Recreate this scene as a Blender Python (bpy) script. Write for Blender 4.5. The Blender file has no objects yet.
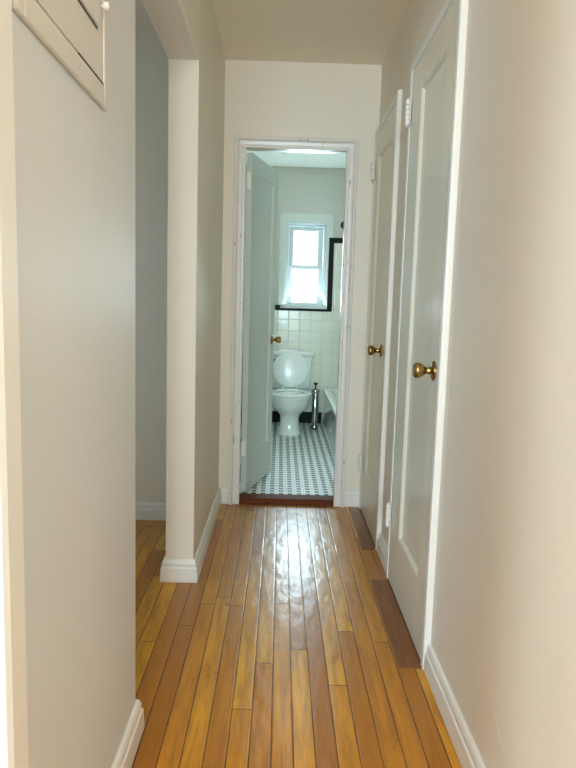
import bpy, bmesh, math, random
from mathutils import Vector, Matrix
random.seed(4)
PI = math.pi
sc = bpy.context.scene
C = sc.collection

# ------------------------------------------------------------------ materials
def new_mat(name):
    m = bpy.data.materials.new(name); m.use_nodes = True
    nt = m.node_tree
    return m, nt, nt.nodes['Principled BSDF']

def nd(nt, typ, **kw):
    n = nt.nodes.new(typ)
    for k, v in kw.items(): setattr(n, k, v)
    return n

def math_n(nt, op, a, b=None, c=None):
    n = nd(nt, 'ShaderNodeMath', operation=op)
    for i, v in enumerate((a, b, c)):
        if v is None: continue
        if isinstance(v, (int, float)): n.inputs[i].default_value = v
        else: nt.links.new(v, n.inputs[i])
    return n.outputs[0]

def mix_col(nt, fac, a, b, mode='MIX'):
    n = nd(nt, 'ShaderNodeMix', data_type='RGBA', blend_type=mode)
    for s, v in ((n.inputs[0], fac), (n.inputs[6], a), (n.inputs[7], b)):
        if isinstance(v, (int, float)): s.default_value = v
        elif isinstance(v, (tuple, list)): s.default_value = (*v[:3], 1)
        else: nt.links.new(v, s)
    return n.outputs[2]

def paint(name, col, rough=.45, bump=.03, scale=60, coat=0.0, mottled=.03, chips=False):
    """hand-painted plaster or woodwork: slightly uneven colour and a faint roller texture"""
    m, nt, p = new_mat(name)
    tc = nd(nt, 'ShaderNodeTexCoord')
    n1 = nd(nt, 'ShaderNodeTexNoise'); n1.inputs['Scale'].default_value = 2.2; n1.inputs['Detail'].default_value = 4
    nt.links.new(tc.outputs['Object'], n1.inputs['Vector'])
    dark = tuple(c * (1 - mottled * 2) for c in col); lite = tuple(min(1, c * (1 + mottled)) for c in col)
    colr = mix_col(nt, n1.outputs['Fac'], dark, lite)
    if chips:
        mp = nd(nt, 'ShaderNodeMapping'); mp.inputs['Scale'].default_value = (70, 70, 9)
        nt.links.new(tc.outputs['Object'], mp.inputs[0])
        n3 = nd(nt, 'ShaderNodeTexNoise'); n3.inputs['Scale'].default_value = 1.0; n3.inputs['Detail'].default_value = 3
        nt.links.new(mp.outputs[0], n3.inputs['Vector'])
        f = math_n(nt, 'MULTIPLY', math_n(nt, 'GREATER_THAN', n3.outputs['Fac'], .69), .8)
        colr = mix_col(nt, f, colr, (.16, .12, .09))
    nt.links.new(colr, p.inputs['Base Color'])
    p.inputs['Roughness'].default_value = rough
    if coat: p.inputs['Coat Weight'].default_value = coat; p.inputs['Coat Roughness'].default_value = .15
    n2 = nd(nt, 'ShaderNodeTexNoise'); n2.inputs['Scale'].default_value = scale; n2.inputs['Detail'].default_value = 2
    nt.links.new(tc.outputs['Object'], n2.inputs['Vector'])
    b = nd(nt, 'ShaderNodeBump'); b.inputs['Strength'].default_value = bump; b.inputs['Distance'].default_value = .01
    nt.links.new(n2.outputs['Fac'], b.inputs['Height']); nt.links.new(b.outputs[0], p.inputs['Normal'])
    return m

def metal(name, col, rough=.2, aged=0.0):
    m, nt, p = new_mat(name)
    p.inputs['Metallic'].default_value = 1; p.inputs['Roughness'].default_value = rough
    tc = nd(nt, 'ShaderNodeTexCoord'); n = nd(nt, 'ShaderNodeTexNoise'); n.inputs['Scale'].default_value = 60
    nt.links.new(tc.outputs['Object'], n.inputs['Vector'])
    nt.links.new(mix_col(nt, math_n(nt, 'MULTIPLY', n.outputs['Fac'], aged), col, tuple(c * .3 for c in col)), p.inputs['Base Color'])
    return m

def glossy(name, col, rough=.12, coat=.5):
    m, nt, p = new_mat(name)
    tc = nd(nt, 'ShaderNodeTexCoord'); n = nd(nt, 'ShaderNodeTexNoise'); n.inputs['Scale'].default_value = 6
    nt.links.new(tc.outputs['Object'], n.inputs['Vector'])
    nt.links.new(mix_col(nt, n.outputs['Fac'], tuple(c * .96 for c in col), col), p.inputs['Base Color'])
    p.inputs['Roughness'].default_value = rough; p.inputs['Coat Weight'].default_value = coat; p.inputs['Coat Roughness'].default_value = .05
    return m

def tiles(name, pitch, col, grout, plane, rough=.15, gw=.03, off=(0, 0)):
    """square ceramic tiles in the plane 'XZ', 'YZ' or 'XY'"""
    m, nt, p = new_mat(name)
    tc = nd(nt, 'ShaderNodeTexCoord'); sp = nd(nt, 'ShaderNodeSeparateXYZ'); nt.links.new(tc.outputs['Object'], sp.inputs[0])
    masks, ids = [], []
    for k, ax in enumerate(plane):
        v = math_n(nt, 'DIVIDE', math_n(nt, 'ADD', sp.outputs[ax], 10 * pitch + off[k]), pitch)
        fr = math_n(nt, 'FRACT', v); ids.append(math_n(nt, 'FLOOR', v))
        d = math_n(nt, 'MINIMUM', fr, math_n(nt, 'SUBTRACT', 1, fr)); masks.append(d)
    edge = math_n(nt, 'MINIMUM', *masks)
    g = math_n(nt, 'LESS_THAN', edge, gw)
    cb = nd(nt, 'ShaderNodeCombineXYZ'); nt.links.new(ids[0], cb.inputs[0]); nt.links.new(ids[1], cb.inputs[1])
    wn = nd(nt, 'ShaderNodeTexWhiteNoise'); nt.links.new(cb.outputs[0], wn.inputs['Vector'])
    body = mix_col(nt, wn.outputs['Value'], tuple(c * .93 for c in col), col)
    nt.links.new(mix_col(nt, g, body, grout), p.inputs['Base Color'])
    nt.links.new(math_n(nt, 'ADD', math_n(nt, 'MULTIPLY', g, .5), rough), p.inputs['Roughness'])
    sm = nd(nt, 'ShaderNodeMapRange'); sm.inputs['From Max'].default_value = gw * 2.2; nt.links.new(edge, sm.inputs['Value'])
    b = nd(nt, 'ShaderNodeBump'); b.inputs['Strength'].default_value = .4; b.inputs['Distance'].default_value = .002
    nt.links.new(sm.outputs[0], b.inputs['Height']); nt.links.new(b.outputs[0], p.inputs['Normal'])
    return m

def basketweave(name):
    """white mosaic floor: a grid of small dark squares between little white bricks"""
    m, nt, p = new_mat(name); P_ = .0553
    tc = nd(nt, 'ShaderNodeTexCoord'); sp = nd(nt, 'ShaderNodeSeparateXYZ'); nt.links.new(tc.outputs['Object'], sp.inputs[0])
    fr = [math_n(nt, 'FRACT', math_n(nt, 'DIVIDE', math_n(nt, 'ADD', sp.outputs[a], 5 + o), P_)) for a, o in ((0, .0295), (1, .0))]
    dx = math_n(nt, 'ABSOLUTE', math_n(nt, 'SUBTRACT', fr[0], .5)); dy = math_n(nt, 'ABSOLUTE', math_n(nt, 'SUBTRACT', fr[1], .5))
    dot = math_n(nt, 'MULTIPLY', math_n(nt, 'LESS_THAN', dx, .24), math_n(nt, 'LESS_THAN', dy, .30))
    # grout: outline of the dark squares, and the joints of the bricks between them
    out = math_n(nt, 'LESS_THAN', math_n(nt, 'ABSOLUTE', math_n(nt, 'SUBTRACT', math_n(nt, 'MAXIMUM', dx, dy), .245)), .022)
    jx = math_n(nt, 'GREATER_THAN', dx, .475); jy = math_n(nt, 'GREATER_THAN', dy, .478)
    g = math_n(nt, 'MINIMUM', math_n(nt, 'ADD', math_n(nt, 'ADD', out, jx), jy), 1)
    n = nd(nt, 'ShaderNodeTexNoise'); n.inputs['Scale'].default_value = 14; nt.links.new(tc.outputs['Object'], n.inputs['Vector'])
    white = mix_col(nt, n.outputs['Fac'], (.70, .76, .76), (.86, .90, .90))
    c = mix_col(nt, math_n(nt, 'MULTIPLY', g, .55), white, (.34, .38, .39))
    c = mix_col(nt, dot, c, (.015, .03, .04))
    nt.links.new(c, p.inputs['Base Color']); p.inputs['Roughness'].default_value = .45
    b = nd(nt, 'ShaderNodeBump', invert=True); b.inputs['Strength'].default_value = .3; b.inputs['Distance'].default_value = .001
    nt.links.new(g, b.inputs['Height']); nt.links.new(b.outputs[0], p.inputs['Normal'])
    return m

def oak_floor(name):
    """varnished narrow strip oak: boards 57 mm wide along Y, each with its own tone, grain and end joints"""
    m, nt, p = new_mat(name); W, L = .0575, 1.15
    tc = nd(nt, 'ShaderNodeTexCoord'); sp = nd(nt, 'ShaderNodeSeparateXYZ'); nt.links.new(tc.outputs['Object'], sp.inputs[0])
    X, Y = sp.outputs[0], sp.outputs[1]
    u = math_n(nt, 'DIVIDE', math_n(nt, 'ADD', X, 100 * W - .0057), W)
    row = math_n(nt, 'FLOOR', u); fu = math_n(nt, 'FRACT', u)
    w1 = nd(nt, 'ShaderNodeTexWhiteNoise', noise_dimensions='1D'); nt.links.new(row, w1.inputs['W'])
    v = math_n(nt, 'DIVIDE', math_n(nt, 'ADD', math_n(nt, 'ADD', Y, 40), math_n(nt, 'MULTIPLY', w1.outputs['Value'], 7.3)), L)
    brd = math_n(nt, 'FLOOR', v); fv = math_n(nt, 'FRACT', v)
    cb = nd(nt, 'ShaderNodeCombineXYZ'); nt.links.new(row, cb.inputs[0]); nt.links.new(brd, cb.inputs[1])
    w2 = nd(nt, 'ShaderNodeTexWhiteNoise'); nt.links.new(cb.outputs[0], w2.inputs['Vector'])
    ramp = nd(nt, 'ShaderNodeValToRGB')
    cr = ramp.color_ramp
    stops = [(0, (.34, .120, .006)), (.2, (.47, .185, .008)), (.45, (.57, .250, .011)), (.7, (.65, .310, .015)), (1, (.74, .38, .026))]
    cr.elements[0].position = 0; cr.elements[0].color = (*stops[0][1], 1); cr.elements[1].position = 1; cr.elements[1].color = (*stops[-1][1], 1)
    for pos, c in stops[1:-1]:
        e = cr.elements.new(pos); e.color = (*c, 1)
    nt.links.new(w2.outputs['Value'], ramp.inputs[0])
    # grain, shifted per board
    mp = nd(nt, 'ShaderNodeCombineXYZ')
    nt.links.new(math_n(nt, 'ADD', math_n(nt, 'MULTIPLY', X, 42), math_n(nt, 'MULTIPLY', w2.outputs['Value'], 91)), mp.inputs[0])
    nt.links.new(math_n(nt, 'ADD', math_n(nt, 'MULTIPLY', Y, 4.2), math_n(nt, 'MULTIPLY', brd, 5.7)), mp.inputs[1])
    gn = nd(nt, 'ShaderNodeTexNoise'); gn.inputs['Scale'].default_value = 1; gn.inputs['Detail'].default_value = 5; gn.inputs['Distortion'].default_value = .6
    nt.links.new(mp.outputs[0], gn.inputs['Vector'])
    mp2 = nd(nt, 'ShaderNodeMapping'); mp2.inputs['Scale'].default_value = (260, 9, 1); nt.links.new(tc.outputs['Object'], mp2.inputs[0])
    fn = nd(nt, 'ShaderNodeTexNoise'); fn.inputs['Scale'].default_value = 1; fn.inputs['Detail'].default_value = 3; nt.links.new(mp2.outputs[0], fn.inputs['Vector'])
    col = mix_col(nt, math_n(nt, 'MULTIPLY', math_n(nt, 'SUBTRACT', gn.outputs['Fac'], .38), 2.3), ramp.outputs[0], (.31, .115, .010))
    col = mix_col(nt, math_n(nt, 'MULTIPLY', math_n(nt, 'GREATER_THAN', fn.outputs['Fac'], .60), .28), col, (.16, .065, .02))
    # knots and dark stains
    kn = nd(nt, 'ShaderNodeTexNoise'); kn.inputs['Scale'].default_value = 13; kn.inputs['Detail'].default_value = 2; nt.links.new(tc.outputs['Object'], kn.inputs['Vector'])
    col = mix_col(nt, math_n(nt, 'MULTIPLY', math_n(nt, 'GREATER_THAN', kn.outputs['Fac'], .735), .7), col, (.09, .04, .015))
    # traffic wear: the middle of the hall towards the bathroom is worn greyer and duller
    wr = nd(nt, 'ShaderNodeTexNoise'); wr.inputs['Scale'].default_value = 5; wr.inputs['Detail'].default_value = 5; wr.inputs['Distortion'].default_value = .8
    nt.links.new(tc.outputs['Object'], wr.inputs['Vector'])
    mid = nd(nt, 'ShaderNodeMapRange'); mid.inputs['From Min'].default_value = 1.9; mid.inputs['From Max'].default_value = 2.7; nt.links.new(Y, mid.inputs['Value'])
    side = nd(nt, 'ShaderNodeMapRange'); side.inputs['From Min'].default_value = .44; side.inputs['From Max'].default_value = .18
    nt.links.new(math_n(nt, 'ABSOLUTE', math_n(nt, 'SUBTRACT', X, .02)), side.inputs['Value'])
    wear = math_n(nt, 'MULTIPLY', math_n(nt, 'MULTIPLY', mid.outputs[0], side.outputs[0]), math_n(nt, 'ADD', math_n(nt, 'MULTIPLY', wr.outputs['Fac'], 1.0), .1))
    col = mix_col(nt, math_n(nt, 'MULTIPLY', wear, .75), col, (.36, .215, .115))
    # joints
    e1 = math_n(nt, 'MINIMUM', fu, math_n(nt, 'SUBTRACT', 1, fu)); e2 = math_n(nt, 'MINIMUM', fv, math_n(nt, 'SUBTRACT', 1, fv))
    j1 = math_n(nt, 'LESS_THAN', e1, math_n(nt, 'ADD', .006, math_n(nt, 'MULTIPLY', wr.outputs['Fac'], .048))); j2 = math_n(nt, 'LESS_THAN', e2, .0016)
    j = math_n(nt, 'MAXIMUM', j1, j2)
    col = mix_col(nt, math_n(nt, 'MULTIPLY', j, .92), col, (.05, .016, .005))
    nt.links.new(col, p.inputs['Base Color'])
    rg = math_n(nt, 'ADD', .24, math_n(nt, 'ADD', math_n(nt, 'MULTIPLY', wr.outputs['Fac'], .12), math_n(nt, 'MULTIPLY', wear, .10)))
    nt.links.new(rg, p.inputs['Roughness'])
    p.inputs['IOR'].default_value = 1.45; p.inputs['Specular IOR Level'].default_value = .28; p.inputs['Coat IOR'].default_value = 1.35; p.inputs['Coat Weight'].default_value = .42; p.inputs["Coat Roughness"].default_value = .19
    # cupped boards + uneven varnish
    s1 = nd(nt, 'ShaderNodeMapRange', interpolation_type='SMOOTHSTEP'); s1.inputs['From Max'].default_value = .10; nt.links.new(e1, s1.inputs['Value'])
    vn = nd(nt, 'ShaderNodeTexNoise'); vn.inputs['Scale'].default_value = 1; vn.inputs['Detail'].default_value = 2
    mp3 = nd(nt, 'ShaderNodeMapping'); mp3.inputs['Scale'].default_value = (22, 9, 1); nt.links.new(tc.outputs['Object'], mp3.inputs[0]); nt.links.new(mp3.outputs[0], vn.inputs['Vector'])
    tilt = math_n(nt, 'MULTIPLY', math_n(nt, 'SUBTRACT', w2.outputs['Value'], .5), math_n(nt, 'MULTIPLY', fu, .35))
    h = math_n(nt, 'ADD', math_n(nt, 'ADD', math_n(nt, 'MULTIPLY', s1.outputs[0], .25), math_n(nt, 'MULTIPLY', vn.outputs['Fac'], 1.7)), tilt)
    b = nd(nt, 'ShaderNodeBump'); b.inputs['Strength'].default_value = .6; b.inputs['Distance'].default_value = .0022
    nt.links.new(h, b.inputs['Height']); nt.links.new(b.outputs[0], p.inputs['Normal']); nt.links.new(b.outputs[0], p.inputs['Coat Normal'])
    return m

def dark_wood(name, col, rough=.3):
    m, nt, p = new_mat(name)
    tc = nd(nt, 'ShaderNodeTexCoord'); mp = nd(nt, 'ShaderNodeMapping'); mp.inputs['Scale'].default_value = (60, 5, 60)
    nt.links.new(tc.outputs['Object'], mp.inputs[0])
    n = nd(nt, 'ShaderNodeTexNoise'); n.inputs['Scale'].default_value = 1.3; n.inputs['Detail'].default_value = 5; n.inputs['Distortion'].default_value = .7
    nt.links.new(mp.outputs[0], n.inputs['Vector'])
    nt.links.new(mix_col(nt, n.outputs['Fac'], tuple(c * .45 for c in col), tuple(c * 1.45 for c in col)), p.inputs['Base Color'])
    p.inputs['Roughness'].default_value = rough
    b = nd(nt, 'ShaderNodeBump'); b.inputs['Strength'].default_value = .5; b.inputs['Distance'].default_value = .002
    nt.links.new(n.outputs['Fac'], b.inputs['Height']); nt.links.new(b.outputs[0], p.inputs['Normal'])
    return m

def clear_glass(name):
    m, nt, p = new_mat(name)
    t = nd(nt, 'ShaderNodeBsdfTransparent'); t.inputs[0].default_value = (.96, .98, .98, 1)
    g = nd(nt, 'ShaderNodeBsdfGlossy'); g.inputs['Roughness'].default_value = .02
    lw = nd(nt, 'ShaderNodeFresnel'); lw.inputs[0].default_value = 1.45
    mx = nd(nt, 'ShaderNodeMixShader'); nt.links.new(lw.outputs[0], mx.inputs[0]); nt.links.new(t.outputs[0], mx.inputs[1]); nt.links.new(g.outputs[0], mx.inputs[2])
    nt.links.new(mx.outputs[0], nt.nodes['Material Output'].inputs[0])
    return m

def lamp_glass(name, col, strength):
    m, nt, p = new_mat(name)
    p.inputs['Base Color'].default_value = (.9, .9, .88, 1); p.inputs['Roughness'].default_value = .3
    p.inputs['Emission Color'].default_value = (*col, 1); p.inputs['Emission Strength'].default_value = strength
    return m

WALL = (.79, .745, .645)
M = dict(
    wall=paint('wall_paint', WALL, .5, .05, 45),
    wallr=paint('right_wall_paint', (.75, .70, .615), .5, .05, 45),
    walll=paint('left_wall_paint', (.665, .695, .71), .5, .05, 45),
    ceil=paint('ceiling_paint', (.87, .82, .70), .7, .04, 40),
    trim=paint('trim_gloss_paint', (.80, .79, .75), .28, .05, 22, mottled=.02),
    casing=paint('chipped_trim_paint', (.78, .77, .74), .3, .06, 25, mottled=.02, chips=True),
    door=paint('door_gloss_paint', (.73, .695, .59), .25, .04, 14, mottled=.02),
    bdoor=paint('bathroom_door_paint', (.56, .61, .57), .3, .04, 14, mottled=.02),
    bath=paint('bathroom_paint', (.575, .575, .52), .5, .03, 40),
    bceil=paint('bathroom_ceiling_paint', (.84, .88, .81), .6, .03, 40),
    panelp=paint('panel_paint', (.655, .64, .595), .4, .04, 30),
    oak=oak_floor('strip_oak_floor'),
    saddle=dark_wood('stained_saddle_wood', (.13, .036, .014), .55),
    thr=dark_wood('dark_varnished_wood', (.20, .066, .010), .26),
    mosaic=basketweave('mosaic_floor'),
    tileXZ=tiles('wall_tile_back', .108, (.78, .80, .71), (.62, .65, .58), (0, 2), off=(.03, .048)),
    tileYZ=tiles('wall_tile_side', .108, (.78, .80, .71), (.62, .65, .58), (1, 2), off=(.03, .048)),
    black=glossy('black_glazed_tile', (.006, .006, .007), .45, 0),
    porcelain=glossy('white_porcelain', (.83, .88, .86), .1, .6),
    seat=glossy('seat_plastic', (.80, .87, .88), .22, .2),
    tub=glossy('tub_enamel', (.80, .86, .82), .14, .5),
    water=glossy('bowl_water', (.10, .13, .13), .03, .2),
    vinyl=paint('window_vinyl', (.56, .63, .63), .35, .01, 40),
    wcas=paint('window_casing_paint', (.61, .66, .61), .4, .03, 30),
    brass=metal('aged_brass', (.56, .37, .13), .20, .8),
    chrome=metal('chrome', (.42, .44, .43), .10, .4),
    darkm=metal('dark_metal', (.05, .05, .045), .35, .3),
    rubber=glossy('black_rubber', (.01, .01, .01), .5, 0),
    glass=clear_glass('window_glass'),
    lamp=lamp_glass('lamp_glass', (.92, 1, .95), 13.0),
    globe=lamp_glass('fill_globe_glass', (1, .92, .77), 80),  # glow of the added fill pendant
    scratch=paint('scratched_plaster', (.42, .38, .33), .7, .02, 40),
)

M['black'].node_tree.nodes['Principled BSDF'].inputs['Specular IOR Level'].default_value = .15

M['saddle'].node_tree.nodes['Principled BSDF'].inputs['Specular IOR Level'].default_value = .1
# ------------------------------------------------------------------ builders
def add_box(bm, a, b, mtx=None):
    x0, y0, z0 = a; x1, y1, z1 = b
    vs = [bm.verts.new(Vector(v) if mtx is None else mtx @ Vector(v)) for v in
          ((x0,y0,z0),(x1,y0,z0),(x1,y1,z0),(x0,y1,z0),(x0,y0,z1),(x1,y0,z1),(x1,y1,z1),(x0,y1,z1))]
    for f in ((0,3,2,1),(4,5,6,7),(0,1,5,4),(1,2,6,5),(2,3,7,6),(3,0,4,7)):
        bm.faces.new([vs[i] for i in f])

def add_lathe(bm, prof, mtx, seg=24):
    """prof = [(r, h)] about local Z, placed with mtx"""
    rings = []
    for r, h in prof:
        rings.append([bm.verts.new(mtx @ Vector((max(r, 1e-4) * math.cos(2*PI*k/seg), max(r, 1e-4) * math.sin(2*PI*k/seg), h))) for k in range(seg)])
    for a, b in zip(rings, rings[1:]):
        for k in range(seg):
            bm.faces.new([a[k], a[(k+1) % seg], b[(k+1) % seg], b[k]])
    bm.faces.new(rings[0][::-1]); bm.faces.new(rings[-1])

def add_loft(bm, rings, cap0=True, cap1=True):
    vr = [[bm.verts.new(p) for p in r] for r in rings]
    n = len(vr[0])
    for a, b in zip(vr, vr[1:]):
        for k in range(n):
            bm.faces.new([a[k], a[(k+1) % n], b[(k+1) % n], b[k]])
    if cap0: bm.faces.new(vr[0][::-1])
    if cap1: bm.faces.new(vr[-1])

def add_tube(bm, pts, r, seg=12):
    pts = [Vector(p) for p in pts]; rings = []
    for i, p in enumerate(pts):
        d = (pts[min(i+1, len(pts)-1)] - pts[max(i-1, 0)]).normalized()
        up = Vector((0, 0, 1)) if abs(d.z) < .9 else Vector((1, 0, 0))
        a = d.cross(up).normalized(); b = d.cross(a)
        rings.append([p + r * (math.cos(2*PI*k/seg) * a + math.sin(2*PI*k/seg) * b) for k in range(seg)])
    add_loft(bm, rings)

def add_sweep(bm, stations, prof):
    """stations = [(point, outdir)], prof = [(out, height-vector offset as (n) )] closed polygon; each ring = p + o*outdir + d*normal"""
    rings = [[Vector(p) + o * Vector(od) + d * Vector(nm) for o, d in prof] for p, od, nm in stations]
    add_loft(bm, rings)

def link(name, bm, m, parent=None, smooth=False, bevel=0, loc=None, seg=2):
    """ONE mesh object; with loc the mesh is stored about that base point"""
    bmesh.ops.recalc_face_normals(bm, faces=bm.faces)
    base = Vector(loc) if loc is not None else Vector((0, 0, 0))
    if parent is not None: base = parent['_b'] if '_b' in parent else Vector((0, 0, 0)); base = Vector(base)
    if base.length: bmesh.ops.translate(bm, verts=bm.verts, vec=-base)
    me = bpy.data.meshes.new(name); bm.to_mesh(me); bm.free()
    o = bpy.data.objects.new(name, me); C.objects.link(o)
    me.materials.append(m)
    if smooth:
        for p in me.polygons: p.use_smooth = True
    if bevel:
        md = o.modifiers.new('bevel', 'BEVEL'); md.width = bevel; md.segments = seg; md.limit_method = 'ANGLE'; md.angle_limit = math.radians(40)
    if smooth:
        md = o.modifiers.new('normals', 'WEIGHTED_NORMAL') if bevel else None
    if parent is not None:
        o.parent = parent; o['_b'] = list(base)
    else:
        o.location = base; o['_b'] = list(base)
    return o

def empty(name, loc):
    o = bpy.data.objects.new(name, None); C.objects.link(o); o.location = loc; o['_b'] = list(loc); o.empty_display_size = .05
    return o

def tag(o, label, cat, kind=None, group=None):
    o['label'] = label; o['category'] = cat
    if kind: o['kind'] = kind
    if group: o['group'] = group
    return o

def struct(name, boxes, m, label, cat, bevel=0, loc=None):
    bm = bmesh.new()
    for a, b in boxes: add_box(bm, a, b)
    return tag(link(name, bm, m, bevel=bevel, loc=loc), label, cat, 'structure')

def clean():
    for o in C.objects:
        if '_b' in o: del o['_b']

# ------------------------------------------------------------------ key dimensions (metres; camera above x=y=0)
ZC = 2.465                       # ceiling
XR = .510                        # right wall face
XD = .488                        # closet casing face
XLN, XLF = -.360, -.336          # left wall faces, near and far stretch
YN = 1.590                       # end of the near left wall
YP = 2.545                       # front of the far left wall (a pier)
YE, YE2 = 3.614, 3.734           # end wall
YB = 6.200                       # bathroom back wall
ZB = .020                        # bathroom floor
BX0, BX1 = -.36, 1.19            # bathroom side walls

# ------------------------------------------------------------------ shell
struct('floor', [((-3.2, -3.6, -.06), (.64, YE, 0))], M['oak'], 'varnished narrow strip oak floor running down the hallway', 'floor')
struct('floor_bathroom', [((BX0, YE2, -.06), (BX1, YB, ZB)), ((-.225, YE, -.06), (.355, YE2, .004))], M['mosaic'],
       'white mosaic bathroom floor with small dark squares', 'floor')
struct('ceiling', [((-3.2, -3.6, ZC), (.64, YE2, ZC + .08))], M['ceil'], 'plain warm white ceiling over the hallway', 'ceiling')
struct('ceiling_bathroom', [((BX0 - .1, YE2, ZC), (BX1 + .1, YB + .12, ZC + .08))], M['bceil'], 'pale green white ceiling over the bathroom', 'ceiling')
struct('wall_left', [((-.453, YP, 0), (XLF, YE, ZC)), ((-.453, YN, 2.07), (XLF, YP, ZC))], M['wall'],
       'white far left hallway wall with squared end beside the side opening', 'wall', bevel=.004)
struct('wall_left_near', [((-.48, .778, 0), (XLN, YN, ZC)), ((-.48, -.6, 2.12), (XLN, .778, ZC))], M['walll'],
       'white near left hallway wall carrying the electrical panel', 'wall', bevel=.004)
D1 = (1.952, 2.612); D2 = (2.962, 3.562); DT = 2.082
struct('wall_right', [((XR, -3.5, 0), (XR + .12, D1[0], ZC)), ((XR, D1[0], DT), (XR + .12, D1[1], ZC)), ((XR, D1[1], 0), (XR + .12, D2[0], ZC)),
                      ((XR, D2[0], DT), (XR + .12, D2[1], ZC)), ((XR, D2[1], 0), (XR + .12, YE, ZC))], M['wallr'],
       'long beige white right hallway wall with two closet doors', 'wall')
struct('wall_closet', [((XR + .60, D1[0] - .1, 0), (XR + .66, YE, ZC)), ((XR + .12, D1[0] - .16, 0), (XR + .60, D1[0] - .1, ZC)), ((XR + .12, YE - .02, 0), (XR + .60, YE, ZC)),
                       ((XR + .12, D1[0] - .1, ZC - .02), (XR + .6, YE - .02, ZC))], M['wall'], 'closet walls behind the two right doors', 'wall')
OX0, OX1, OZ = -.230, .354, 2.024       # bathroom doorway
struct('wall_end', [((XLF - .11, YE, 0), (OX0, YE2, ZC)), ((OX1, YE, 0), (XR + .12, YE2, ZC)), ((OX0, YE, OZ), (OX1, YE2, ZC))], M['wall'],
       'warm white end wall around the bathroom doorway', 'wall')
# rooms beside and behind the camera
struct('wall_side_room', [((-3.2, 3.30, 0), (-.453, 3.42, ZC))], M['wall'], 'shaded wall of the side room seen through the left opening', 'wall')
struct('wall_partition', [((-3.2, .80, 0), (-.48, .92, ZC))], M['wall'], 'partition wall between the side room and the front room', 'wall')
WX = -3.08
struct('wall_west', [((WX - .12, -3.6, 0), (WX, -2.1, ZC)), ((WX - .12, -2.1, 0), (WX, -.5, .7)), ((WX - .12, -2.1, 2.1), (WX, -.5, ZC)), ((WX - .12, -.5, 0), (WX, .95, ZC)),
                     ((WX - .12, 0.95, 0), (WX, 2.3, .7)), ((WX - .12, 0.95, 2.1), (WX, 2.3, ZC)), ((WX - .12, 2.3, 0), (WX, 3.42, ZC))],
       M['wall'], 'outer wall of the front and side rooms with two windows', 'wall')
struct('wall_front', [((WX, -3.6, 0), (-1.0, -3.48, ZC)), ((-1.0, -3.6, 0), (.30, -3.48, .55)), ((-1.0, -3.6, 2.15), (.30, -3.48, ZC)), ((.30, -3.6, 0), (XR + .12, -3.48, ZC))],
       M['wall'], 'front room wall with a wide window behind the camera', 'wall')
# bathroom
HX0, HX1, HZ0, HZ1 = .026, .430, 1.140, 1.962
struct('wall_bathroom_back', [((BX0 - .1, YB, 0), (HX0, YB + .12, ZC)), ((HX1, YB, 0), (BX1 + .1, YB + .12, ZC)), ((HX0, YB, 0), (HX1, YB + .12, HZ0)), ((HX0, YB, HZ1), (HX1, YB + .12, ZC))],
       M['bath'], 'pale green painted bathroom back wall around the window', 'wall')
struct('wall_bathroom_left', [((BX0 - .1, YE2, 0), (BX0, YB, ZC))], M['bath'], 'pale green bathroom wall behind the open door', 'wall')
struct('wall_bathroom_right', [((BX1, YE2, 0), (BX1 + .1, YB, ZC))], M['bath'], 'pale green bathroom wall along the bathtub', 'wall')
TT = .010
TZ0, TZ1, TZ2 = .13, 1.128, 1.80
struct('wall_tile_back', [((BX0, YB - TT, TZ0), (.445, YB, TZ1)), ((.445, YB - TT, TZ0), (BX1 - TT, YB, TZ2))], M['tileXZ'],
       'square white wall tile behind the toilet and tub', 'wall tile')
struct('wall_tile_right', [((BX1 - TT, 4.4, TZ0), (BX1, YB, TZ2))], M['tileYZ'], 'square white wall tile along the bathtub', 'wall tile')
struct('wall_tile_left', [((BX0, YE2, TZ0), (BX0 + TT, YB - TT, TZ1))], M['tileYZ'], 'square white wall tile behind the open bathroom door', 'wall tile')
# black cap tiles stepping round the window
bm = bmesh.new()
add_box(bm, (-.20, YB - .020, 1.118), (-.010, YB, 1.170))
add_box(bm, (-.010, YB - .020, 1.118), (.452, YB, 1.140))
add_box(bm, (.444, YB - .020, 1.118), (.492, YB, 1.822))
add_box(bm, (.492, YB - .020, 1.772), (BX1, YB, 1.822))
tag(link('trim_1', bm, M['black'], bevel=.004), 'black cap tiles stepping up beside the bathroom window', 'tile trim', 'structure')
struct('baseboard_bathroom', [((BX0, YB - .014, ZB), (.43, YB, TZ0))], M['black'], 'black tile baseboard behind the toilet', 'baseboard', bevel=.003)

# wooden saddle in the bathroom doorway
bm = bmesh.new()
prof = [(YE - .012, .0), (YE - .012, .018), (YE + .010, .032), (YE2 - .02, .032), (YE2 + .004, .021), (YE2 + .004, .004), (YE, .004), (YE, 0)]
add_loft(bm, [[Vector((x, y, z)) for y, z in prof] for x in (OX0, OX1)])
tag(link('trim_2', bm, M['saddle'], bevel=.003), 'dark red brown wooden saddle at the bathroom doorway', 'threshold', 'structure')

# ------------------------------------------------------------------ mouldings
def casing(name, prof, lo, hi, top, base, place, m, label, bevel=.003):
    """three sided mitred casing; prof in (outward, proud); place(a, z) -> point, proud direction"""
    bm = bmesh.new()
    st = []
    for a, z, oa, oz in ((lo, base, -1, 0), (lo, top, -1, 1), (hi, top, 1, 1), (hi, base, 1, 0)):
        pt, adir, nm = place(a, z)
        st.append((pt, Vector(adir) * oa + Vector((0, 0, oz)), nm))
    add_sweep(bm, st, prof)
    return tag(link(name, bm, m, bevel=bevel), label, 'door casing', 'structure')

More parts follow.
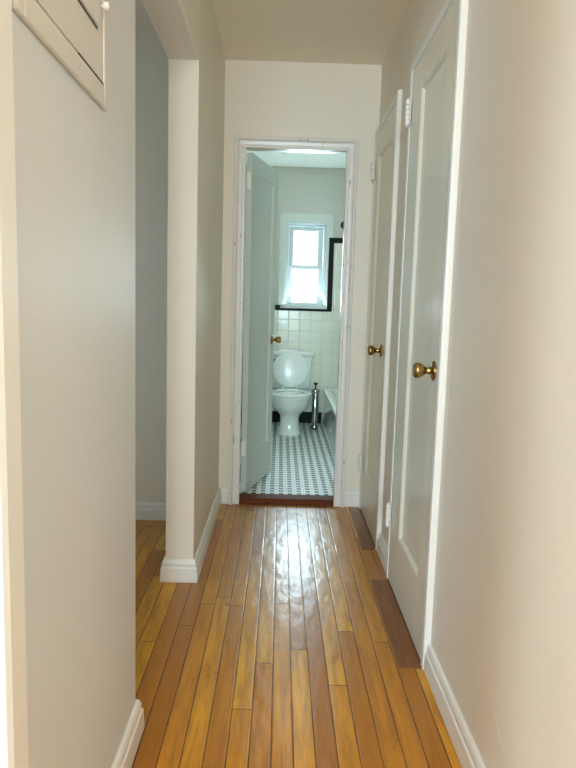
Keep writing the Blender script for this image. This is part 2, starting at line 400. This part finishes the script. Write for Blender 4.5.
end_prof = [(-.008, 0), (-.008, .013), (-.003, .017), (.006, .017), (.010, .012), (.026, .015), (.033, .019), (.035, .028), (.040, .031), (.050, .030), (.053, .024), (.053, 0)]
casing('trim_3', end_prof, OX0 + .008, OX1 - .008, OZ - .008, 0, lambda a, z: (Vector((a, YE, z)), (1, 0, 0), Vector((0, -1, 0))), M['casing'],
       'chipped white stepped casing around the bathroom doorway', .002)
cp = XR - XD
cl_prof = [(0, -.03), (0, cp - .006), (.005, cp), (.026, cp), (.034, cp - .003), (.034, 0), (.02, -.03)]
cl_prof = [(0, 0), (0, cp - .004), (.004, cp), (.030, cp), (.034, cp - .004), (.034, 0)]
for nm, D, lab in (('trim_4', D1, 'narrow white casing around the near closet door'), ('trim_5', D2, 'narrow white casing around the far closet door')):
    casing(nm, cl_prof, D[0], D[1], DT, 0, lambda a, z: (Vector((XR, a, z)), (0, 1, 0), Vector((-1, 0, 0))), M['trim'], lab, .002)
# door stops inside the bathroom doorway
struct('trim_6', [((OX0, YE + .035, .033), (OX0 + .011, YE + .080, OZ)), ((OX1 - .011, YE + .035, .033), (OX1, YE + .080, OZ)), ((OX0 + .011, YE + .035, OZ - .011), (OX1 - .011, YE + .080, OZ))],
       M['trim'], 'white door stop strips inside the bathroom doorway', 'door stop', bevel=.003)
# near left opening casing
nc_prof = [(0, 0), (0, .012), (.005, .018), (.018, .021), (.064, .021), (.074, .017), (.079, .008), (.079, 0)]
casing('trim_7', nc_prof, -.10, .766, 2.12, 0, lambda a, z: (Vector((XLN, a, z)), (0, 1, 0), Vector((1, 0, 0))), M['trim'],
       'thickly painted cream casing at the left edge of the near wall', .004)
struct('trim_8', [((-.50, .754, 0), (XLN, .7775, 2.12))], M['trim'], 'cream door jamb at the opening in the near left wall', 'door jamb', bevel=.003)

base_prof = [(0, 0), (.019, 0), (.020, .012), (.018, .050), (.0175, .060), (.013, .066), (.0135, .078), (.010, .088), (.005, .094), (0, .095)]
def baseboard(name, pts, label, m=None):
    """sweep along an XY polyline; the room lies to the LEFT of the direction of travel"""
    bm = bmesh.new(); pts = [Vector((*p, 0)) for p in pts]; st = []
    for i, p in enumerate(pts):
        ds = []
        if i > 0: ds.append((p - pts[i-1]).normalized())
        if i < len(pts) - 1: ds.append((pts[i+1] - p).normalized())
        ns = [Vector((-d.y, d.x, 0)) for d in ds]
        n = ns[0] if len(ns) == 1 else (ns[0] + ns[1]) / (1 + ns[0].dot(ns[1]))
        st.append((p, n, Vector((0, 0, 1))))
    add_sweep(bm, st, base_prof)
    return tag(link(name, bm, m or M['trim'], bevel=.0025), label, 'baseboard', 'structure')
baseboard('baseboard_left', [(XLF, YE), (XLF, YP), (-.453, YP), (-.453, 3.30)], 'white stepped baseboard wrapping the squared end of the far left wall')
baseboard('baseboard_left_near', [(-.48, .92), (-.48, YN), (XLN, YN), (XLN, .845)][::1], 'white stepped baseboard at the foot of the near left wall')
baseboard('baseboard_side_room', [(-.474, 3.30), (WX, 3.30)], 'white baseboard along the shaded side room wall')
baseboard('baseboard_end_left', [(OX0 - .046, YE), (XLF + .02, YE)], 'short white baseboard left of the bathroom doorway')
baseboard('baseboard_end_right', [(XR - .001, YE), (OX1 + .046, YE)], 'short white baseboard right of the bathroom doorway')
baseboard('baseboard_right', [(XR, -3.4), (XR, D1[0] - .036)], 'white stepped baseboard along the near right wall')
baseboard('baseboard_right_middle', [(XR, D1[1] + .035), (XR, D2[0] - .035)], 'short white baseboard between the two closet doors')

# dark worn boards along the closet doors
bm = bmesh.new()
add_box(bm, (.415, 1.925, 0), (XD - .001, 2.595, .003)); add_box(bm, (XD - .001, 1.956, 0), (XR + .03, 2.608, .003))
tag(link('trim_9', bm, M['thr'], bevel=.002), 'dark worn floor board along the near closet door', 'threshold', 'structure')
bm = bmesh.new()
add_box(bm, (.425, 2.945, 0), (XD - .003, 3.590, .003)); add_box(bm, (XD - .003, 2.966, 0), (XR + .03, 3.558, .003))
tag(link('trim_10', bm, M['thr'], bevel=.002), 'dark worn floor board along the far closet door', 'threshold', 'structure')

# ------------------------------------------------------------------ doors
def door_leaf(bm, w, h, px0, px1, pz0, pz1, t=.035, depth=.011, bev=.014):
    """slab, face at local y=0 looking to -y, with an opening for the sunk panel"""
    z0 = 0
    for a, b in (((0, 0, z0), (px0, t, h)), ((px1, 0, z0), (w, t, h)), ((px0, 0, z0), (px1, t, pz0)), ((px0, 0, pz1), (px1, t, h))):
        add_box(bm, a, b)

def sunk_panel(bm, px0, px1, pz0, pz1, t=.035, depth=.012, bev=.013):
    """moulded edge sloping in from the door face to a flat field"""
    def ring(i, y): return [Vector((px0 + i, y, pz0 + i)), Vector((px1 - i, y, pz0 + i)), Vector((px1 - i, y, pz1 - i)), Vector((px0 + i, y, pz1 - i))]
    add_loft(bm, [ring(0, t), ring(0, .0003), ring(.003, .001), ring(.009, .006), ring(bev, depth), ring(bev + .04, depth + .0015)])

def knob(parent, loc, axis, mat, s=1.0):
    """tulip shaped knob: rosette, neck and knob in one turned piece pointing along axis"""
    z = Vector(axis).normalized(); q = z.to_track_quat('Z', 'Y').to_matrix().to_4x4()
    mt = Matrix.Translation(Vector(loc)) @ q
    k = bmesh.new()
    add_lathe(k, [(r*s, h*s) for r, h in ((.010, .005), (.0115, .012), (.0125, .018), (.0098, .022), (.0115, .027), (.0180, .034), (.0228, .042), (.0252, .050), (.0254, .056), (.0235, .0615), (.0200, .0635), (.0175, .0615), (.011, .0645), (.0, .0655))], mt)
    o = link('door_knob', k, mat, parent, smooth=True); o['label'] = 'aged brass tulip knob'
    r = bmesh.new()
    add_lathe(r, [(r_*s, h*s) for r_, h in ((.0, 0), (.032, 0), (.0325, .002), (.030, .005), (.022, .0075), (.013, .009), (.010, .012))], mt)
    ro = link('rosette', r, mat, o, smooth=True)
    return o

def hinge(parent, x, y, z, out, leafdir, m, h=.096):
    """butt hinge: two leaves and a five knuckle barrel; out = toward the hall, leafdir = along the wall"""
    b = bmesh.new(); out = Vector(out); ld = Vector(leafdir); p = Vector((x, y, z))
    for k in range(5):
        a = z - h/2 + k*h/5
        add_lathe(b, [(.005, a + .0002), (.0062, a + .0012), (.0094, a + .0018), (.0094, a + h/5 - .0018), (.0062, a + h/5 - .0012), (.005, a + h/5 - .0002)], Matrix.Translation((x, y, 0)) , 12)
    for zz in (z - h/2 - .006, z + h/2 - .001):
        add_lathe(b, [(.002, zz), (.0045, zz + .001), (.0045, zz + .006), (.002, zz + .007)], Matrix.Translation((x, y, 0)), 12)
    for s in (1, -1):
        q0 = p - out * .0088; q1 = p - out * .0058 + ld * (.022 * s)
        lo = [min(q0[i], q1[i]) for i in range(2)]; hi = [max(q0[i], q1[i]) for i in range(2)]
        add_box(b, (lo[0], lo[1], z - h/2), (hi[0], hi[1], z + h/2))
    return link('hinge', b, m, parent, smooth=False)

def closet_door(name, D, py0, py1, pz0, pz1, knob_y, knob_z, hz, label):
    w = D[1] - D[0] - .006; face = XD + .003
    # local x runs along -Y (seen from the hall), local -y is the hall side (-X)
    mt = Matrix(((0, 1, 0, face), (-1, 0, 0, D[1] - .003), (0, 0, 1, .007), (0, 0, 0, 1)))
    b = bmesh.new(); h = DT - .011
    l0, l1 = D[1] - .003 - py1, D[1] - .003 - py0
    door_leaf(b, w, h, l0, l1, pz0 - .007, pz1 - .007)
    bmesh.ops.transform(b, matrix=mt, verts=b.verts)
    o = link(name, b, M['door'], bevel=.0015, loc=(face, D[1] - .003, .007)); tag(o, label, 'door', 'structure')
    pb = bmesh.new(); sunk_panel(pb, l0, l1, pz0 - .007, pz1 - .007, t=.030); bmesh.ops.transform(pb, matrix=mt, verts=pb.verts)
    link('panel', pb, M['door'], o)
    knob(o, (face, knob_y, knob_z), (-1, 0, 0), M['brass'])
    for z in hz: hinge(o, XD - .0092, D[1] - .001, z, (-1, 0, 0), (0, 1, 0), M['trim'])
    return o
closet_door('door_2', D1, 2.065, 2.425, .245, 1.962, 2.004, .963, (1.925, .285), 'near white closet door with one tall panel and brass knob')
closet_door('door_3', D2, 3.075, 3.445, .250, 1.955, 3.072, .954, (1.900, .275), 'far white closet door beside the bathroom end wall')

# bathroom door, swung into the bathroom
bd_o = Vector((-.183, 3.748, .030)); ang = math.atan2(.505, .138); bw, bh = .540, 1.988
mt = Matrix.Translation(bd_o) @ Matrix.Rotation(ang, 4, 'Z')
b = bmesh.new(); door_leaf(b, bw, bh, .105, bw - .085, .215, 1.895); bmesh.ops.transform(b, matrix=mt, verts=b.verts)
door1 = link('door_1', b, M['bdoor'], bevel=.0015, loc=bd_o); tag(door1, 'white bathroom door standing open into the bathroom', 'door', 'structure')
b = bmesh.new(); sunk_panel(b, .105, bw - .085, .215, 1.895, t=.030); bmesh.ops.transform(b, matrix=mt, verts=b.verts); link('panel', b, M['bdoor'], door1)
nrm = (mt.to_3x3() @ Vector((0, -1, 0)))
knob(door1, mt @ Vector((bw - .060, 0, .905)), nrm, M['brass'], .95)
for z in (1.86, .30):
    b = bmesh.new()
    px, py = OX0 + .016, YE2 + .004
    for k in range(5):
        a = z - .045 + k*.018
        add_lathe(b, [(.0058, a + .0008), (.0064, a + .002), (.0064, a + .016), (.0058, a + .0172)], Matrix.Translation((px, py, 0)), 12)
    add_box(b, (OX0 - .0004, YE2 - .042, z - .045), (OX0 + .0022, YE2 + .002, z + .045))
    add_box(b, (px - .002, py - .001, z - .045), (px + .024, py + .0016, z + .045))
    link('hinge', b, M['trim'], door1)

# ------------------------------------------------------------------ windows
def sash_window(name, x0, x1, z0, z1, yin, sgn, mid, label, up, lo):
    """double hung vinyl window; yin = inner wall face, sgn = +1 when outside lies at +Y; up / lo = glass rectangles"""
    root = bmesh.new()
    def bx(bm, a, b, ya, yb):
        add_box(bm, (a[0], min(yin + sgn*ya, yin + sgn*yb), a[1]), (b[0], max(yin + sgn*ya, yin + sgn*yb), b[1]))
    def ringbox(bm, o, i, ya, yb):
        bx(bm, (o[0], o[1]), (i[0], o[3]), ya, yb); bx(bm, (i[2], o[1]), (o[2], o[3]), ya, yb)
        bx(bm, (i[0], o[1]), (i[2], i[1]), ya, yb); bx(bm, (i[0], i[3]), (i[2], o[3]), ya, yb)
    ringbox(root, (x0, z0, x1, z1), (x0 + .018, z0 + .018, x1 - .018, z1 - .018), -.004, .115)
    ringbox(root, (x0 + .018, z0 + .018, x1 - .018, z1 - .018), (x0 + .034, z0 + .030, x1 - .034, z1 - .032), .055, .112)
    o = link(name, root, M['vinyl'], bevel=.003); tag(o, label, 'window', 'structure')
    for nm, g, ox0, ox1, oz0, oz1, ya in (('sash', up, x0 + .036, x1 - .036, mid - .012, z1 - .034, .078), ('sash', lo, x0 + .020, x1 - .020, z0 + .020, mid + .016, .046)):
        s = bmesh.new(); ringbox(s, (ox0, oz0, ox1, oz1), g, ya, ya + .028)
        so = link(nm, s, M['vinyl'], o, bevel=.004)
        pn = bmesh.new(); bx(pn, (g[0] - .004, g[1] - .004), (g[2] + .004, g[3] + .004), ya + .012, ya + .016)
        link('pane', pn, M['glass'], so)
    return o
w1 = sash_window('window_1', HX0, HX1, HZ0, HZ1, YB, 1, 1.535, 'bright white double hung window above the toilet', (.104, 1.561, .340, 1.884), (.092, 1.196, .350, 1.518))
b = bmesh.new()
add_box(b, (HX0 - .058, YB - .012, 1.168), (HX0 + .002, YB, 2.040)); add_box(b, (HX1 - .002, YB - .012, 1.141), (HX1 + .048, YB, 2.040)); add_box(b, (HX0 + .002, YB - .012, HZ1 - .002), (HX1 - .002, YB, 2.040))
link('casing', b, M['wcas'], w1, bevel=.003)
b = bmesh.new(); add_box(b, (HX0, YB - .022, HZ0 + .001), (HX1 + .010, YB + .05, HZ0 + .020)); link('stool', b, M['wcas'], w1, bevel=.004)
sash_window('window_2', -1.0, .30, .55, 2.15, -3.48, -1, 1.35, 'wide front room window behind the camera', (-.92, 1.40, .22, 2.07), (-.92, .63, .22, 1.31))
# windows in the west wall: frame and pane
def west_window(name, y0, y1, label):
    b = bmesh.new()
    for a, c in (((WX - .1, y0, .7), (WX, y0 + .06, 2.1)), ((WX - .1, y1 - .06, .7), (WX, y1, 2.1)), ((WX - .1, y0 + .06, .7), (WX, y1 - .06, .76)),
                 ((WX - .1, y0 + .06, 2.04), (WX, y1 - .06, 2.1)), ((WX - .08, y0 + .06, 1.38), (WX - .03, y1 - .06, 1.43))): add_box(b, a, c)
    o = tag(link(name, b, M['vinyl'], bevel=.003), label, 'window', 'structure')
    b = bmesh.new(); add_box(b, (WX - .058, y0 + .055, .755), (WX - .054, y1 - .055, 2.045)); link('pane', b, M['glass'], o)
west_window('window_3', .95, 2.3, 'side room window beyond the left opening')
west_window('window_4', -2.1, -.5, 'added front room side window, unseen behind the camera')  # unseen window, added so cross light reaches the right wall

# ------------------------------------------------------------------ electrical panel on the near left wall
ep = empty('electrical_panel', (XLN, 1.09, 1.53)); tag(ep, 'painted electrical panel cover high on the near left wall', 'electrical panel')
PY0, PY1, PZ0, PZ1 = .875, 1.313, 1.522, 2.05
b = bmesh.new()
def ringX(bm, o, i, x0, x1):
    add_box(bm, (x0, o[0], o[1]), (x1, i[0], o[3])); add_box(bm, (x0, i[2], o[1]), (x1, o[2], o[3]))
    add_box(bm, (x0, i[0], o[1]), (x1, i[2], i[1])); add_box(bm, (x0, i[0], i[3]), (x1, i[2], o[3]))
ringX(b, (PY0, PZ0, PY1, PZ1), (PY0 + .026, PZ0 + .040, PY1 - .030, PZ1 - .026), XLN, XLN + .010)
link('frame', b, M['panelp'], ep, bevel=.004)
b = bmesh.new(); add_box(b, (XLN, PY0 + .029, PZ0 + .0440), (XLN + .008, PY1 - .0325, PZ1 - .029))
link('cover_plate', b, M['panelp'], ep, bevel=.0015)
b = bmesh.new(); add_box(b, (XLN + .008, PY0 + .07, 1.652), (XLN + .0115, PY1 - .068, PZ1 - .05)); pd = link('panel_door', b, M['panelp'], ep, bevel=.001)
b = bmesh.new(); add_box(b, (XLN + .008, PY0 + .06, 1.6465), (XLN + .0085, PY1 - .069, 1.6505)); link('door_gap', b, M['darkm'], ep)
b = bmesh.new(); add_box(b, (XLN + .0005, 1.135, PZ0 + .0405), (XLN + .0085, PY1 - .031, PZ0 + .0438)); link('cover_gap', b, M['darkm'], ep)
b = bmesh.new()
add_lathe(b, [(.003, 0), (.003, .006), (.006, .008), (.0075, .012), (.006, .016), (0, .0175)], Matrix.Translation((XLN + .008, 1.263, 1.697)) @ Matrix.Rotation(PI/2, 4, 'Y'), 16)
link('knob', b, M['trim'], ep, smooth=True)

# scratch in the plaster of the near right wall
b = bmesh.new()
add_tube(b, [(XR - .0001, 1.40, .262), (XR - .0001, 1.36, .250), (XR - .0001, 1.325, .236), (XR - .0001, 1.29, .215), (XR - .0001, 1.26, .196), (XR - .0001, 1.235, .187)], .0007, 6)
tag(link('wall_scratch', b, M['scratch']), 'thin grey scratch on the near right wall above baseboard', 'scratch', 'structure')

# ------------------------------------------------------------------ toilet
def ell(cx, cy, z, rx, rf, rb, n=40, sq=2.0):
    """egg outline: rf reaches toward the viewer (-Y), rb away"""
    out = []
    for k in range(n):
        a = 2*PI*k/n; c, s = math.cos(a), math.sin(a)
        e = 2/sq
        x = rx * math.copysign(abs(c)**e, c); y = (rb if s > 0 else rf) * math.copysign(abs(s)**e, s)
        out.append(Vector((cx + x, cy + y, z)))
    return out
TX = .104
to = empty('toilet', (TX, 5.75, ZB)); tag(to, 'white two piece toilet with raised lid below the window', 'toilet')
CY = 5.64
b = bmesh.new()
add_loft(b, [ell(TX, CY, z, rx, rf, rb, sq=q) for z, rx, rf, rb, q in (
    (ZB, .104, .135, .34, 2.6), (ZB + .012, .106, .137, .34, 2.6), (ZB + .03, .100, .128, .33, 2.6), (.10, .090, .112, .32, 2.5), (.16, .084, .108, .31, 2.3), (.195, .090, .125, .30, 2.2),
    (.225, .118, .165, .28, 2.1), (.255, .150, .212, .26, 2.0), (.29, .168, .240, .25, 2.0), (.335, .176, .252, .245, 2.0), (.352, .178, .256, .245, 2.0), (.362, .183, .262, .245, 2.0), (.374, .183, .262, .245, 2.0),
    (.378, .176, .254, .238, 2.0), (.377, .130, .205, .170, 2.0), (.345, .118, .190, .155, 2.0), (.27, .085, .14, .10, 2.0), (.21, .05, .08, .06, 2.0))])
add_box(b, (TX - .15, 5.83, .345), (TX + .15, 6.165, .376))
bowl = link('bowl', b, M['porcelain'], to, smooth=True)
b = bmesh.new(); add_loft(b, [ell(TX, CY, .262, .080, .13, .095), ell(TX, CY, .264, .080, .13, .095)]); link('water', b, M['water'], bowl)
# seat ring
b = bmesh.new()
SC = CY
prof = []
for ro, ri, z in (( .0, .0, .380),):
    pass
def egg(s, z): return ell(TX, SC, z, .190 - s, .268 - s, .225 - s * .8)
add_loft(b, [egg(.006, .379), egg(0, .384), egg(0, .392), egg(.006, .398), egg(.030, .400), egg(.058, .397), egg(.064, .391), egg(.062, .381), egg(.05, .379), egg(.006, .379)], False, False)
seat = link('seat', b, M['seat'], to, smooth=True)
# lid, standing open against the tank
b = bmesh.new()
LY, LZ, lean = 5.885, .398, math.radians(7)
lm = Matrix.Translation((TX, LY, LZ)) @ Matrix.Rotation(-lean, 4, 'X')
def lidring(s, y):
    n = 44; pts = []
    for k in range(n):
        a = 2*PI*k/n; c, s_ = math.cos(a), math.sin(a)
        x = (.170 - s) * c; z = .172 + ((.172 - s) if s_ > 0 else (.165 - s)) * s_
        pts.append(lm @ Vector((x, y, z)))
    return pts
add_loft(b, [lidring(.010, 0), lidring(.003, .002), lidring(0, .008), lidring(.003, .015), lidring(.012, .018)])
link('lid', b, M['seat'], to, smooth=True)
for s in (-1, 1):
    b = bmesh.new()
    add_box(b, (TX + s*.062 - .010, 5.862, .376), (TX + s*.062 + .010, 5.898, .400))
    add_tube(b, [(TX + s*.062, 5.872, .398), (TX + s*.062, 5.874, .425), (TX + s*.062, 5.884, .448)], .006, 10)
    link('seat_hinge', b, M['seat'], to, bevel=.003)
# tank and lid
def rbox(x0, x1, y0, y1, z, r=.03, n=6):
    pts = []
    for cx, cy, a0 in ((x1 - r, y1 - r, 0), (x0 + r, y1 - r, PI/2), (x0 + r, y0 + r, PI), (x1 - r, y0 + r, 1.5*PI)):
        for k in range(n + 1):
            a = a0 + PI/2*k/n; pts.append(Vector((cx + r*math.cos(a), cy + r*math.sin(a), z)))
    return pts
b = bmesh.new()
hw = .205
add_loft(b, [rbox(TX - hw + d, TX + hw - d, 5.97 + e, 6.172, z, .035) for z, d, e in ((.378, .035, .03), (.384, .022, .016), (.41, .016, .010), (.55, .006, .004), (.688, 0, 0), (.692, .002, .002))])
tank = link('tank', b, M['porcelain'], to, smooth=True)
b = bmesh.new()
add_loft(b, [rbox(TX - hw - d, TX + hw + d, 5.97 - d, 6.180, z, .04) for z, d in ((.692, .012), (.694, .020), (.722, .022), (.732, .018), (.737, .006), (.738, -.01))])
link('tank_lid', b, M['porcelain'], to, smooth=True)
b = bmesh.new()
add_lathe(b, [(.014, 0), (.014, .006), (.008, .010), (.006, .020)], Matrix.Translation((TX - .150, 5.972, .655)) @ Matrix.Rotation(PI/2, 4, 'X'), 16)
add_tube(b, [(TX - .150, 5.954, .655), (TX - .115, 5.950, .652), (TX - .085, 5.950, .646)], .006, 10)
link('flush_lever', b, M['chrome'], to, smooth=True)
for s in (-1, 1):
    b = bmesh.new(); add_lathe(b, [(.012, 0), (.012, .008), (.009, .018), (0, .022)], Matrix.Translation((TX + s*.098, 5.78, ZB + .022)), 14); link('bolt_cap', b, M['porcelain'], to, smooth=True)
# water supply valve beside the toilet
sv = empty('supply_valve', (-.150, 6.16, .16)); tag(sv, 'small chrome water supply valve on the wall behind the toilet', 'valve')
b = bmesh.new(); add_tube(b, [(-.150, 6.190, .16), (-.150, 6.130, .16)], .010, 12); add_lathe(b, [(.028, 0), (.026, .004), (.012, .007)], Matrix.Translation((-.150, 6.190, .16)) @ Matrix.Rotation(PI/2, 4, 'X'), 16); link('stem', b, M['chrome'], sv, smooth=True)
b = bmesh.new(); add_loft(b, [ell(-.150, 6.112, .16 + z, .026*k, .012*k, .012*k, 16) for z, k in ((-.012, .7), (-.008, 1), (.008, 1), (.012, .7))]); link('handle', b, M['chrome'], sv, smooth=True)
b = bmesh.new(); add_tube(b, [(-.150, 6.135, .165), (-.153, 6.132, .22), (-.150, 6.130, .28), (-.145, 6.13, .34), (-.140, 6.13, .42)], .005, 10); link('supply_tube', b, M['chrome'], sv, smooth=True)

# ------------------------------------------------------------------ brush holder
bx_, by_ = .343, 5.86
br = empty('toilet_brush_holder', (bx_, by_, ZB)); tag(br, 'slim chrome toilet brush holder standing between toilet and tub', 'toilet brush')
T = Matrix.Translation((bx_, by_, 0))
b = bmesh.new(); add_lathe(b, [(.026, ZB), (.033, ZB + .006), (.035, ZB + .020), (.033, ZB + .034), (.026, ZB + .046), (.022, ZB + .052)], T); link('base', b, M['chrome'], br, smooth=True)
b = bmesh.new(); add_lathe(b, [(.022, ZB + .050), (.030, ZB + .056), (.031, ZB + .07), (.031, .372), (.029, .376), (.012, .378)], T, 28); link('canister', b, M['chrome'], br, smooth=True)
b = bmesh.new(); add_lathe(b, [(.036, .374), (.0365, .378), (.0365, .392), (.034, .397), (.022, .402), (.010, .404)], T); link('cap', b, M['chrome'], br, smooth=True)
b = bmesh.new(); add_lathe(b, [(.006, .400), (.006, .436), (.011, .440), (.020, .446), (.022, .453), (.019, .459), (.008, .463), (0, .4635)], T); link('brush_handle', b, M['darkm'], br, smooth=True)

# ------------------------------------------------------------------ bathtub
tb = empty('bathtub', (.81, 5.43, ZB)); tag(tb, 'white enamel bathtub along the right bathroom wall', 'bathtub')
tx0, tx1, ty0, ty1, tz = .432, 1.178, 4.672, 6.174, .375
b = bmesh.new()
def tr(d, z, r, dx=0): return rbox(tx0 + d + dx, tx1 - d, ty0 + d, ty1 - d, z, r, 8)
add_loft(b, [tr(.006, ZB, .02), tr(.006, ZB + .05, .02), tr(.012, ZB + .06, .02), tr(.012, .31, .02), tr(.004, .325, .02), tr(0, .335, .022), tr(0, .360, .024), tr(.006, .371, .028), tr(.016, tz, .035),
             tr(.060, tz - .002, .09), tr(.074, tz - .010, .10), tr(.082, tz - .03, .11), tr(.11, .20, .13), tr(.15, .10, .14), tr(.20, .075, .14)])
link('tub_body', b, M['tub'], tb, smooth=True)
b = bmesh.new(); add_lathe(b, [(.025, 0), (.025, .003), (.018, .005), (0, .0055)], Matrix.Translation((.81, 5.75, .0765)), 18); link('drain', b, M['chrome'], tb, smooth=True)
# curtain rod over the tub
rd = empty('shower_rod', (.585, 6.18, 1.942)); tag(rd, 'dark round flange and shower curtain rod on the bathroom back wall', 'shower rod')
b = bmesh.new(); add_lathe(b, [(.0, 0), (.038, 0), (.038, .008), (.030, .016), (.017, .022), (.015, .030)], Matrix.Translation((.585, YB - .0002, 1.942)) @ Matrix.Rotation(PI/2, 4, 'X'), 24); link('flange', b, M['darkm'], rd, smooth=True)
b = bmesh.new(); add_tube(b, [(.585, YB - .02, 1.942), (.585, YE2 + .002, 1.942)], .0125, 16); link('rod', b, M['chrome'], rd, smooth=True)

# ------------------------------------------------------------------ bathroom ceiling light
cl = empty('ceiling_light', (.17, 5.28, ZC)); tag(cl, 'round white glass light on the bathroom ceiling', 'ceiling light')
T = Matrix.Translation((.175, 5.17, 0))
b = bmesh.new(); add_lathe(b, [(.14, ZC - .0002), (.145, ZC - .012), (.135, ZC - .020)][::-1], T, 32); link('base', b, M['trim'], cl, smooth=True)
b = bmesh.new(); add_lathe(b, [(0, ZC - .090), (.045, ZC - .088), (.085, ZC - .078), (.112, ZC - .062), (.124, ZC - .042), (.118, ZC - .020)], T, 32); link('lamp_shade', b, M['lamp'], cl, smooth=True)
# unseen pendant globe, added behind the camera as ambient fill for the hall
pg = empty('fill_pendant_light', (-.15, -.75, ZC)); tag(pg, 'unseen white globe pendant added as fill light behind the camera', 'pendant light')
T = Matrix.Translation((-.15, -.75, 0))
b = bmesh.new(); add_lathe(b, [(.055, ZC - .0002), (.055, ZC - .015), (.02, ZC - .03), (.012, ZC - .06), (.012, ZC - .13), (.04, ZC - .14), (.04, ZC - .16)][::-1], T, 24); link('base', b, M['brass'], pg, smooth=True)
b = bmesh.new(); add_lathe(b, [(.12 * math.sin(PI * k / 12), ZC - .27 - .12 * math.cos(PI * k / 12)) for k in range(12)], T, 24); link('lamp_shade', b, M['globe'], pg, smooth=True)
clean()

# ------------------------------------------------------------------ light
def area(name, loc, rot, sx, sy, power, col, spread=180):
    d = bpy.data.lights.new(name, 'AREA'); d.shape = 'RECTANGLE'; d.size = sx; d.size_y = sy; d.energy = power; d.color = col; d.spread = math.radians(spread)
    o = bpy.data.objects.new(name, d); C.objects.link(o); o.location = loc; o.rotation_euler = rot
    return o
area('daylight_bathroom', (.228, YB + .20, 1.50), (-PI/2 - math.radians(33), 0, 0), .46, .90, 46, (.66, .88, 1.0), 166)
area('daylight_front', (-.30, -3.85, 1.55), (PI/2 - math.radians(14), 0, 0), 1.3, 1.6, 245, (.66, .85, 1.0), 170)
area('added_daylight_west', (WX - .30, -1.3, 1.55), (math.radians(72), 0, -PI/2), 1.6, 1.4, 120, (.78, .91, 1.0), 160)  # added second source through the unseen west window, brightens the right wall
area('daylight_side', (WX - .30, 1.62, 1.35), (math.radians(70), 0, -PI/2), 1.3, 1.3, 19, (.50, .77, 1.0), 140)
w = bpy.data.worlds.new('World'); sc.world = w; w.use_nodes = True
bg = w.node_tree.nodes['Background']; bg.inputs[0].default_value = (.80, .90, 1, 1); bg.inputs[1].default_value = 1.5

# ------------------------------------------------------------------ camera
R = [[0.9995278736717216, -0.010942804378066889, 0.02871036024905145], [0.02718655818465571, -0.12037084815873578, -0.9923566646965287], [0.014315055269166207, 0.9926686828674963, -0.12001652072423519]]
cd = bpy.data.cameras.new('camera'); cam = bpy.data.objects.new('camera', cd); C.objects.link(cam)
right, down, fwd = (Vector(r) for r in R)
mt = Matrix.Identity(4)
for i in range(3):
    mt[i][0] = right[i]; mt[i][1] = -down[i]; mt[i][2] = -fwd[i]
mt.translation = Vector((0, 0, 1.15))
cam.matrix_world = mt
cd.sensor_fit = 'VERTICAL'; cd.sensor_height = 36; cd.lens = 635 / 768 * 36; cd.clip_start = .02
sc.camera = cam

vs = sc.view_settings
sc.display_settings.display_device = 'sRGB'
vs.view_transform = 'Standard'; vs.look = 'None'; vs.gamma = 1; vs.use_curve_mapping = False; vs.exposure = 0.25
sc.cycles.max_bounces = 16; sc.cycles.diffuse_bounces = 10; sc.cycles.glossy_bounces = 6; sc.cycles.transparent_max_bounces = 16
sc.cycles.sample_clamp_indirect = 6; sc.cycles.caustics_reflective = False
sc.cycles.use_denoising = True
